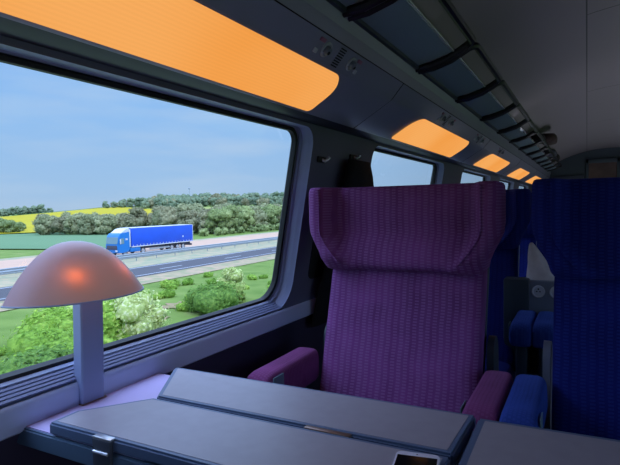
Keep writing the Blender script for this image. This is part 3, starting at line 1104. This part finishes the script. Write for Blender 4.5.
def patch(name, ph0, ph1, rfun0, rfun1, m, lift, nph=30, nr=14):
    mb = MB()
    rings = []
    for i in range(nph + 1):
        ph = ph0 + (ph1 - ph0) * i / nph
        a_, b_ = rfun0(ph), rfun1(ph)
        ring = []
        for k in range(nr + 1):
            x, y = polar(a_ + (b_ - a_) * k / nr, ph)
            ring.append((x, y, terr(x, y) + lift))
        rings.append(ring)
    mb.loft(rings, close=False, cap0=False, cap1=False)
    return mb.build(name, m, angle=80)
struct(MB().sheet([(-13, GZ + 0.62), (-9, terr(-9, 0) + 0.1), (-4, GZ + 3.05), (5, GZ + 3.05), (10, terr(10, 0) + 0.1), (15, GZ + 0.2)], -120, 200, 4).build("ground_bounce_bed", M["bounce_gravel"], smooth=False))  # unseen gravel bed, added to bounce neutral light up into the carriage
tag(patch("rapeseed_field", 66, 43, lambda p_: 196, lambda p_: 560 - 120 * sstep(49, 44, p_), M["rape"], 0.5), "bright yellow rapeseed field on the distant slope", "field", kind="stuff")
tag(patch("green_field", 66, 46, lambda p_: 100 + 2.0 * max(0, p_ - 50), lambda p_: 196 if p_ > 53 else 175, M["crop"], 0.22), "bluish green crop field across the motorway behind the lamp", "field", kind="stuff")
tag(patch("meadow_field", 57.5, 45.5, lambda p_: 565, lambda p_: 720, M["darkfield"], 0.6), "dark green meadow strip above the yellow rapeseed field", "field", kind="stuff")
tag(patch("pale_field", 42.8, 28, lambda p_: 330, lambda p_: 440, M["palefield"], 0.5), "pale green field strip between the near wood and hilltop forest", "field", kind="stuff")

# motorway, almost parallel to the line
def rx(x0, y):
    return x0 - 0.025 * (y - 50)
def road_strip(name, xa, xb, z, m, y0=-120, y1=420, n=20):
    mb = MB()
    rings = []
    for k in range(n + 1):
        y = y0 + (y1 - y0) * k / n
        rings.append([(rx(xa, y), y, z), (rx(xb, y), y, z)])
    mb.loft(rings, close=False, cap0=False, cap1=False)
    return struct(mb.build(name, m, smooth=False))
road_strip("road_verge", -37.4, -41.7, GZ + 0.06, M["verge"])
road_strip("road_near", -41.6, -49.0, GZ + 0.08, M["asphalt"])
road_strip("road_median", -48.8, -59.3, GZ + 0.05, M["median"])
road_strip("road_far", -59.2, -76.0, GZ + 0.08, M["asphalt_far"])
road_strip("road_shoulder", -75.8, -79.5, GZ + 0.06, M["median"])
road_strip("road_line", -48.1, -48.4, GZ + 0.10, M["roadpaint"])
road_strip("road_line", -42.3, -42.55, GZ + 0.10, M["roadpaint"])
road_strip("road_line", -61.0, -61.25, GZ + 0.10, M["roadpaint"])
mb = MB()
for k in range(-6, 24):
    y = 46.1 + 13 * k
    mb.quad((rx(-44.6, y), y, GZ + 0.1), (rx(-44.85, y), y, GZ + 0.1), (rx(-44.85, y + 4), y + 4, GZ + 0.1), (rx(-44.6, y + 4), y + 4, GZ + 0.1))
struct(mb.build("road_marking", M["roadpaint"], smooth=False))

def guardrail(x0, y0, y1, step, label):
    t = empty("guardrail", (rx(x0, 50), 50, GZ + 0.05))
    def L(x, y, z):
        return (x - rx(x0, 50), y - 50, z)
    prof = [(0.0, 0.42), (0.06, 0.47), (0.06, 0.54), (0.0, 0.59), (0.06, 0.64), (0.06, 0.73), (0.0, 0.78), (-0.03, 0.78), (-0.03, 0.42)]
    mb = MB()
    n = 24
    rings = []
    for k in range(n + 1):
        y = y0 + (y1 - y0) * k / n
        rings.append([L(rx(x0, y) + dx, y, z) for dx, z in prof])
    mb.loft(rings)
    mb.build("rail_beam", M["galv"], t, angle=20)
    y = y0 + 1
    while y < y1:
        MB().box(-0.10, -0.03, -0.05, 0.05, 0.0, 0.72, mx=Matrix.Translation(L(rx(x0, y), y, 0))).build("post", M["galv"], t, smooth=False)
        y += step
    return tag(t, label, "guardrail")
guardrail(-55.5, 20, 240, 4.0, "steel guardrail along the near edge of the motorway median")
guardrail(-58.2, 20, 240, 4.0, "steel guardrail running just in front of the truck's wheels")

# ------------------------------------------------------------------ truck (local: nose at y=0, rear +y, near side x=0)
t = empty("truck", (rx(-63.0, 57), 56.6, GZ + 0.08), R_(1.4))
t.scale = (1.05, 1.13, 1.07)
TWd = 2.5
cabp = [(0.05, 0.45), (0.0, 0.9), (0.0, 1.75), (0.22, 2.85), (0.55, 3.25), (2.15, 3.45), (2.15, 0.9), (1.9, 0.55), (0.9, 0.45)]
mb = MB()
mb.loft([[(x, y, z) for y, z in cabp] for x in (0.0, -TWd)])
bmesh.ops.bevel(mb.bm, geom=mb.bm.edges[:], offset=0.07, segments=2, affect="EDGES")
cab = mb.build("cab", M["cab_blue"], t, angle=35)
ws = MB()
ws.loft([[(-0.12, -0.03, 1.78), (-0.12, 0.17, 2.75), (-TWd + 0.12, 0.17, 2.75), (-TWd + 0.12, -0.03, 1.78)],
         [(-0.12, 0.03, 1.78), (-0.12, 0.23, 2.75), (-TWd + 0.12, 0.23, 2.75), (-TWd + 0.12, 0.03, 1.78)]])
ws.build("windscreen", M["truck_glass"], cab, smooth=False)
sw = MB()
sw.loft([[(x, 0.28, 1.75), (x, 1.15, 1.75), (x, 1.15, 2.55), (x, 0.45, 2.55)] if False else [(x, y, z) for y, z in ((0.28, 1.75), (1.10, 1.75), (1.10, 2.55), (0.42, 2.55))] for x in (0.012, -0.02)])
sw.build("side_window", M["truck_glass"], cab, smooth=False)
MB().box(0.02, 0.2, 0.30, 0.42, 1.75, 2.45, 0.04).build("wing_mirror", M["truck_white"], cab)
MB().box(0.0, 0.015, 1.35, 1.75, 2.25, 2.5, 0.004).build("side_emblem", M["truck_white"], cab)
MB().box(-TWd + 0.2, -0.2, -0.04, 0.02, 0.95, 1.55, 0.02).build("radiator_grille", M["truck_dark"], cab)
for x in (-0.35, -TWd + 0.35):
    MB().box(x - 0.22, x + 0.22, -0.04, 0.04, 0.65, 0.88, 0.03).build("headlamp", M["truck_white"], cab)
dfp = [(0.75, 3.3), (2.2, 3.45), (2.2, 3.95), (1.6, 3.85)]
MB().loft([[(x, y, z) for y, z in dfp] for x in (-0.2, -TWd + 0.2)]).build("wind_deflector", M["truck_white"], t, smooth=False)
MB().box(-0.22, -0.02, 2.1, 2.32, 1.2, 3.75, 0.02).build("side_fairing", M["truck_white"], t)
MB().box(-TWd + 0.35, -0.35, 1.6, 15.3, 0.75, 1.05).build("chassis", M["truck_dark"], t, smooth=False)
MB().box(-0.55, -0.05, 2.25, 4.15, 0.45, 1.1, 0.05).build("fuel_tank", M["cab_blue"], t)
tr_ = MB().box(-TWd, 0.02, 2.45, 15.6, 1.25, 3.98, 0.04).build("trailer_curtain", M["tarp"], t, angle=30)
MB().box(-TWd - 0.02, 0.03, 2.42, 15.64, 3.93, 4.0, 0.01).build("roof_rail", M["truck_white"], tr_)
MB().box(-0.02, 0.045, 2.45, 15.62, 1.12, 1.26, 0.01).build("bottom_rail", M["truck_white"], tr_)
for k in range(20):
    y = 2.75 + 0.66 * k
    MB().box(0.02, 0.04, y, y + 0.08, 1.22, 1.50).build("curtain_strap", M["truck_white"], tr_, smooth=False)
MB().box(-TWd, 0.03, 15.56, 15.66, 1.15, 3.98, 0.01).build("rear_door", M["truck_white"], tr_)
MB().box(0.03, 0.035, 13.1, 13.35, 2.0, 2.25).build("curtain_emblem", M["truck_white"], tr_, smooth=False)
MB().box(-0.12, -0.05, 6.0, 10.2, 0.5, 0.75).build("side_guard", M["galv"], t, smooth=False)
MB().box(-TWd + 0.1, -0.1, 15.2, 15.5, 0.5, 0.8, 0.02).build("rear_bumper", M["truck_dark"], t)
for y in (1.35, 4.75, 10.8, 12.1, 13.4):
    for x in (-0.02, -TWd + 0.32):
        mxw = Matrix.Translation((x, y, 0.50)) @ Matrix.Rotation(R_(90), 4, "Y")
        wh = MB().lathe([(0.0, -0.15), (0.47, -0.15), (0.50, -0.11), (0.50, 0.0 - 0.02), (0.46, 0.02), (0.32, 0.02)], 28, Matrix.Translation((x - 0.15, y, 0.50)) @ Matrix.Rotation(R_(90), 4, "Y")).build("wheel", M["tyre"], t)
        MB().lathe([(0.32, 0.0), (0.28, -0.05), (0.12, -0.03), (0.10, 0.02), (0.0, 0.02)], 20, Matrix.Translation((x - 0.13, y, 0.50)) @ Matrix.Rotation(R_(90), 4, "Y")).build("rim", M["rimgrey"], wh)
tag(t, "blue articulated truck with blue tarpaulin trailer on the motorway", "truck")

# ------------------------------------------------------------------ trees and bushes
def crown_mesh(name, h, w, m, nb, cards, leaf, base=0.18, seed=0):
    random.seed(seed)
    mb = MB()
    blobs = []
    for k in range(nb):
        v = random.random()
        zz = h * (base + (0.97 - base) * v)
        prof = math.sin(math.pi * min(0.96, 0.22 + 0.74 * v)) ** 0.7
        a_ = random.random() * 2 * math.pi
        rr = w * 0.5 * prof * random.random() ** 0.5 * 0.75
        br = w * (0.20 + 0.14 * random.random()) * (0.6 + 0.4 * prof)
        zz = min(zz, h - br * 0.75)
        c = (rr * math.cos(a_), rr * math.sin(a_), max(zz, br * 0.5))
        blobs.append((c, br))
        mb.ico(c, br * 0.80, 2, (1, 1, 0.85), 0.7, 2.4)
    for k in range(cards):
        c, br = random.choice(blobs)
        d = Vector((random.gauss(0, 1), random.gauss(0, 1), random.gauss(0.2, 1))).normalized()
        p_ = Vector(c) + Vector((d.x, d.y, d.z * 0.85)) * br * random.uniform(0.72, 1.22)
        if p_.z < 0:
            p_.z = 0.02
        t1 = d.cross(Vector((random.random(), random.random(), random.random()))).normalized()
        n_ = (d + Vector((random.uniform(-.7, .7), random.uniform(-.7, .7), random.uniform(-.7, .7)))).normalized()
        t1 = n_.cross(t1).normalized()
        t2 = n_.cross(t1)
        s_ = leaf * random.uniform(0.6, 1.3)
        mb.quad(p_ - t1 * s_, p_ + t2 * s_ * 0.55, p_ + t1 * s_, p_ - t2 * s_ * 0.55)
    o = mb.build(name, m, angle=180, normals=False)
    return o

def make_tree(h, w, m, seed, nb=16, cards=1500, leaf=0.34, name="woodland_tree"):
    t = empty(name)
    c = crown_mesh("crown", h, w, m, nb, cards, leaf, 0.2, seed)
    c.parent = t
    MB().tube([(0, 0, -0.3), (0.05, 0, h * 0.3), (0, 0.05, h * 0.6)], [0.16, 0.12, 0.06], 7).build("trunk", M["bark"], t)
    return t

used = {}
def plant(proto, x, y, sc_, rz, label, cat, group):
    if proto.name not in used:
        used[proto.name] = 1
        o = proto
    else:
        o = copy_tree(proto)
    o.location = (x, y, terr(x, y) - 0.05)
    o.scale = (sc_, sc_, sc_ * random.uniform(0.92, 1.08))
    o.rotation_euler = (0, 0, rz)
    return tag(o, label, cat, group)

near_kinds = [make_tree(7.0, 5.6, M["wood_green"], 1), make_tree(6.8, 5.0, M["wood_olive"], 2), make_tree(7.2, 5.8, M["wood_fresh"], 3),
              make_tree(6.6, 5.2, M["wood_olive"], 4), make_tree(7.0, 6.0, M["wood_green"], 5)]
kind_txt = ["mid green", "olive green", "fresh light green", "olive green", "mid green"]
random.seed(21)
front = [(-147, 103), (-112, 112), (-92, 116), (-93, 135), (-95, 158), (-98, 200), (-104, 250)]
for row in range(4):
    for (xa, ya), (xb, yb) in zip(front[:-1], front[1:]):
        L_ = math.hypot(xb - xa, yb - ya)
        n = max(1, int(L_ / (4.2 + row * 0.6)))
        for k in range(n):
            u = (k + random.random() * 0.7) / n
            x = xa + (xb - xa) * u
            y = ya + (yb - ya) * u
            # push back away from the camera
            rr = math.hypot(x, y)
            sx_ = (rr + row * 6.0 + random.uniform(-1, 1)) / rr
            x, y = x * sx_, y * sx_
            rightness = u
            i_ = random.choice([0, 1, 1, 3, 4, 4] if x < -94.5 and y < 140 else [0, 2, 2, 4, 1])
            plant(near_kinds[i_], x, y, random.uniform(0.86, 1.08) * (0.88 if x < -118 else 1.12 if x < -98 else 1.06), random.random() * 6.28,
                  "%s tree in the dense wood behind the truck" % kind_txt[i_], "tree", "%s trees in the wood behind the truck" % kind_txt[i_])
# low light-green scrub along the foot of the wood
scr = make_tree(2.0, 2.6, M["wood_fresh"], 11, 8, 220, 0.2, "scrub_bush")
for k in range(30):
    x = -100 + (k / 29) * 14 if k < 12 else -86.5 - 0.03 * (k * 3) + random.uniform(-1, 1)
    y = 104 + k * 0.4 if k < 12 else 108 + (k - 12) * 4.0
    plant(scr, x, y, random.uniform(0.8, 1.3), random.random() * 6, "low light green scrub bush along the foot of the wood beside the motorway", "bush", "scrub along the foot of the wood")
# clump at the far left in the rapeseed
dark_k = make_tree(6.0, 5.5, M["wood_near_dark"], 6)
for k in range(12):
    x, y = polar(197 + random.uniform(0, 18), 61.5 - 0.42 * k)
    plant(dark_k, x, y, random.uniform(0.72, 0.92) * (0.7 if k > 9 else 1), random.random() * 6, "dark green tree in the clump at the rapeseed field's left edge", "tree", "dark trees in the clump beside the rapeseed field")
# forest on the hilltop
far_kinds = [make_tree(9.0, 8.0, M["wood_far_haze"], 7, 12, 700, 0.62, "hilltop_tree"), make_tree(8.5, 8.5, M["wood_far_haze"], 8, 12, 700, 0.62, "hilltop_tree"),
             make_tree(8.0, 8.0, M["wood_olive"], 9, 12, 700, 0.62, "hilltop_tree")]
for row in range(5):
    for k in range(34):
        ph = 29.5 + (20.0 if row > 1 else 16.0) * (k + random.random() * 0.6) / 34
        r = 455 + row * 38 + random.uniform(-6, 6)
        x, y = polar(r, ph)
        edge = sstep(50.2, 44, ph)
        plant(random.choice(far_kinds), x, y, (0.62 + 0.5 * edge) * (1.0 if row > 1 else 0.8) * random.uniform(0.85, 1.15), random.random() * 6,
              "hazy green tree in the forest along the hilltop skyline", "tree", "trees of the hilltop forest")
for k in range(22):
    ph = 60.5 - 6.6 * (k + random.random() * 0.5) / 22
    x, y = polar(600 + random.uniform(-8, 12), ph)
    plant(far_kinds[k % 2], x, y, random.uniform(0.75, 1.0) * (0.6 if k > 18 else 1), random.random() * 6,
          "hazy tree in the small forest beyond the rapeseed field", "tree", "trees of the small forest beyond the rapeseed")

# thin radio mast on the skyline
t = empty("radio_mast")
mx_, my_ = polar(640, 40.8)
t.location = (mx_, my_, terr(mx_, my_))
MB().tube([(0, 0, -0.5), (0, 0, 20)], [0.35, 0.2], 6).build("mast_pole", M["mast"], t)
MB().box(-0.9, 0.9, -0.9, 0.9, 17.5, 19.0).build("antenna_head", M["mast"], t)
tag(t, "thin pale radio mast above the hilltop forest", "mast")

# bushes on the grassy slope near the line
def bush(x, y, h, w, m, seed, label, cards=2600, leaf=0.13, nb=22):
    t = empty("wild_bush", (x, y, terr(x, y) - 0.03))
    c = crown_mesh("leafy_crown", h, w, m, nb, cards, leaf, 0.05, seed)
    c.parent = t
    MB().tube([(0, 0, -0.1), (0.05, 0.03, h * 0.5)], [0.06, 0.03], 6).build("stem", M["bark"], t)
    return tag(t, label, "bush")
bush(-22.6, 21.2, 2.3, 3.0, M["bush_pale"], 31, "yellow-green blossoming bush on the grass just right of the lamp post", 3200)
bush(-23.6, 19.6, 2.0, 3.2, M["bush"], 32, "bright green bush on the grass directly behind the lamp post", 2600)
bush(-22.8, 28.4, 1.75, 3.4, M["bush_dark"], 33, "rounded mid green bush on the grass below the guardrail", 3000)
bush(-24.0, 32.4, 2.5, 2.0, M["bush_pale"], 34, "tall pale blossoming bush beside the window's right edge", 2600)
bush(-23.2, 31.0, 1.6, 2.2, M["bush_pale"], 37, "low pale blossoming bush between the tall pale bush and the rounded green bush", 1800)
bush(-20.0, 13.5, 1.2, 3.2, M["bush_dark"], 35, "low dark green bush under the lamp shade's left side", 2400)
bush(-22.5, 16.0, 1.2, 3.4, M["bush"], 36, "low bright green bush at the window's lower left", 2400)
bush(-25.5, 18.6, 1.5, 4.2, M["bush"], 38, "wide yellow-green bush filling the grass left of the lamp post", 3000)
bush(-26.8, 21.8, 1.1, 3.6, M["bush_pale"], 39, "low pale flowering bush behind the wide yellow-green bush", 2200)
random.seed(5)
gt = make_tree(0.5, 1.2, M["bush"], 41, 6, 300, 0.09, "grass_tussock")
for k in range(70):
    x = random.uniform(-35, -20.5)
    y = random.uniform(11, 44)
    plant(gt, x, y, random.uniform(0.6, 1.3), random.random() * 6, "low leafy tussock on the grassy slope below the motorway", "tussock", "tussocks on the grassy slope")
for (x, y, w) in ((-26.2, 29.2, 1.3), (-24.6, 24.6, 0.9), (-27.5, 26.5, 0.8)):
    mb = MB()
    ring0 = [(x + w * math.cos(2 * math.pi * k / 18) * (1 + 0.3 * math.sin(3 * k)), y + w * 1.2 * math.sin(2 * math.pi * k / 18) * (1 + 0.25 * math.cos(2 * k))) for k in range(18)]
    mb.bm.faces.new([mb.bm.verts.new((a, b, terr(a, b) + 0.06)) for a, b in ring0])
    struct(mb.build("ground_bare_patch", M["soil"], smooth=False))

# ------------------------------------------------------------------ sky, sun
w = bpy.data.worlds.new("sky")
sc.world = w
w.use_nodes = True
nt = w.node_tree
nt.nodes.clear()
out = nt.nodes.new("ShaderNodeOutputWorld")
bg = nt.nodes.new("ShaderNodeBackground")
tc = nt.nodes.new("ShaderNodeTexCoord")
s = nt.nodes.new("ShaderNodeSeparateXYZ")
nt.links.new(tc.outputs["Generated"], s.inputs[0])
r = nt.nodes.new("ShaderNodeValToRGB")
els = r.color_ramp.elements
els[0].position = 0.0
els[0].color = (*lin((170, 198, 228)), 1)
els[1].position = 1.0
els[1].color = (*lin((128, 168, 232)), 1)
for pos_, c in ((0.04, (162, 197, 234)), (0.16, (150, 194, 243)), (0.34, (138, 186, 248))):
    e = els.new(pos_)
    e.color = (*lin(c), 1)
nt.links.new(s.outputs["Z"], r.inputs["Fac"])
# thin stretched wisps of cloud
mp = nt.nodes.new("ShaderNodeMapping")
mp.inputs["Scale"].default_value = (1.6, 1.6, 9.0)
nt.links.new(tc.outputs["Generated"], mp.inputs["Vector"])
n = nt.nodes.new("ShaderNodeTexNoise")
n.inputs["Scale"].default_value = 2.2
n.inputs["Detail"].default_value = 6
nt.links.new(mp.outputs[0], n.inputs["Vector"])
cr = nt.nodes.new("ShaderNodeValToRGB")
cr.color_ramp.elements[0].position = 0.45
cr.color_ramp.elements[0].color = (0, 0, 0, 1)
cr.color_ramp.elements[1].position = 0.8
cr.color_ramp.elements[1].color = (0.45, 0.45, 0.45, 1)
nt.links.new(n.outputs["Fac"], cr.inputs["Fac"])
mx = nt.nodes.new("ShaderNodeMix")
mx.data_type = "RGBA"
nt.links.new(cr.outputs["Color"], mx.inputs[0])
nt.links.new(r.outputs["Color"], mx.inputs[6])
mx.inputs[7].default_value = (*lin((206, 220, 236)), 1)
# sky brighter round the sun, plus an overhead boost added to light the carriage
sunv = Vector((0.62, -0.42, 0.66)).normalized()
vm = nt.nodes.new("ShaderNodeVectorMath")
vm.operation = "DOT_PRODUCT"
nt.links.new(tc.outputs["Generated"], vm.inputs[0])
vm.inputs[1].default_value = sunv
k1 = math_node(nt, "MAXIMUM", math_node(nt, "MULTIPLY", math_node(nt, "ADD", vm.outputs["Value"], 0.25), 1.6), 0.0)
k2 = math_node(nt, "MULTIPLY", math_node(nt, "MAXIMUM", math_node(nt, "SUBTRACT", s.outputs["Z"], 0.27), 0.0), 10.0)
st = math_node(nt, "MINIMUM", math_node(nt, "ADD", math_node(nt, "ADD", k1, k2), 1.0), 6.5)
mxw = nt.nodes.new("ShaderNodeMix")
mxw.data_type = "RGBA"
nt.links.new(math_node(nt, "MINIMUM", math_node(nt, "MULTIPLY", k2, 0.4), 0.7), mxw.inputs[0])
nt.links.new(mx.outputs[2], mxw.inputs[6])
mxw.inputs[7].default_value = (*lin((178, 200, 240)), 1)
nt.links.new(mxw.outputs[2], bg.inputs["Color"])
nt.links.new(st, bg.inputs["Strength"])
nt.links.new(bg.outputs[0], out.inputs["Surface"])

sd_ = bpy.data.lights.new("sun", "SUN")
sd_.energy = 1.7
sd_.angle = R_(1.0)
sd_.color = (1.0, 0.95, 0.86)
so = bpy.data.objects.new("sun", sd_)
so.rotation_euler = sunv.to_track_quat("Z", "Y").to_euler()
col.objects.link(so)

# daylight through the window openings: sky portals help the renderer find the windows
for i in NB:
    y0, y1 = bay_window(i)
    for side in (-1, 1):
        ld = bpy.data.lights.new("window_portal", "AREA")
        ld.shape = "RECTANGLE"
        ld.size = (y1 - y0) * 1.0
        ld.size_y = LW
        ld.cycles.is_portal = True
        lo = bpy.data.objects.new("window_portal", ld)
        c = wp((y0 + y1) / 2, LW / 2, -0.02, side)
        nrm = Vector(TN)
        if side > 0:
            nrm.x = -nrm.x
        xa = Vector((0, 1, 0))
        za = -nrm
        ya = za.cross(xa)
        lo.matrix_world = Matrix((xa, ya, za)).transposed().to_4x4()
        lo.matrix_world.translation = c
        col.objects.link(lo)

# fill strips added above the luggage racks to brighten the ceiling
for x, sg in ((-0.455, 1), (2 * XC + 0.455, -1)):
    ld = bpy.data.lights.new("ceiling_fill", "AREA")
    ld.shape = "RECTANGLE"
    ld.size = 0.05
    ld.size_y = Y1 - Y0 - 0.4
    ld.energy = 2.0
    ld.color = (0.88, 0.88, 1.0)
    lo = bpy.data.objects.new("ceiling_fill", ld)
    lo.location = (x, (Y0 + Y1) / 2, 1.655)
    d = Vector((0.75 * sg, 0, 0.66)).normalized()
    lo.rotation_euler = (-d).to_track_quat("Z", "Y").to_euler()
    col.objects.link(lo)

# upward fill added over the aisle floor, mimicking bounce onto ceiling and cove
ld = bpy.data.lights.new("aisle_fill", "AREA")
ld.shape = "RECTANGLE"
ld.size = 0.36
ld.size_y = 10.0
ld.energy = 22.0
ld.color = (0.82, 0.86, 1.0)
lo = bpy.data.objects.new("aisle_fill", ld)
lo.location = (0.70, 3.8, 0.02)
lo.rotation_euler = (math.pi, 0, 0)
col.objects.link(lo)

sc.view_settings.view_transform = "Standard"
sc.view_settings.look = "None"
sc.view_settings.exposure = 0.0
sc.cycles.max_bounces = 10
sc.cycles.diffuse_bounces = 5
sc.cycles.transparent_max_bounces = 16
sc.cycles.sample_clamp_indirect = 6.0
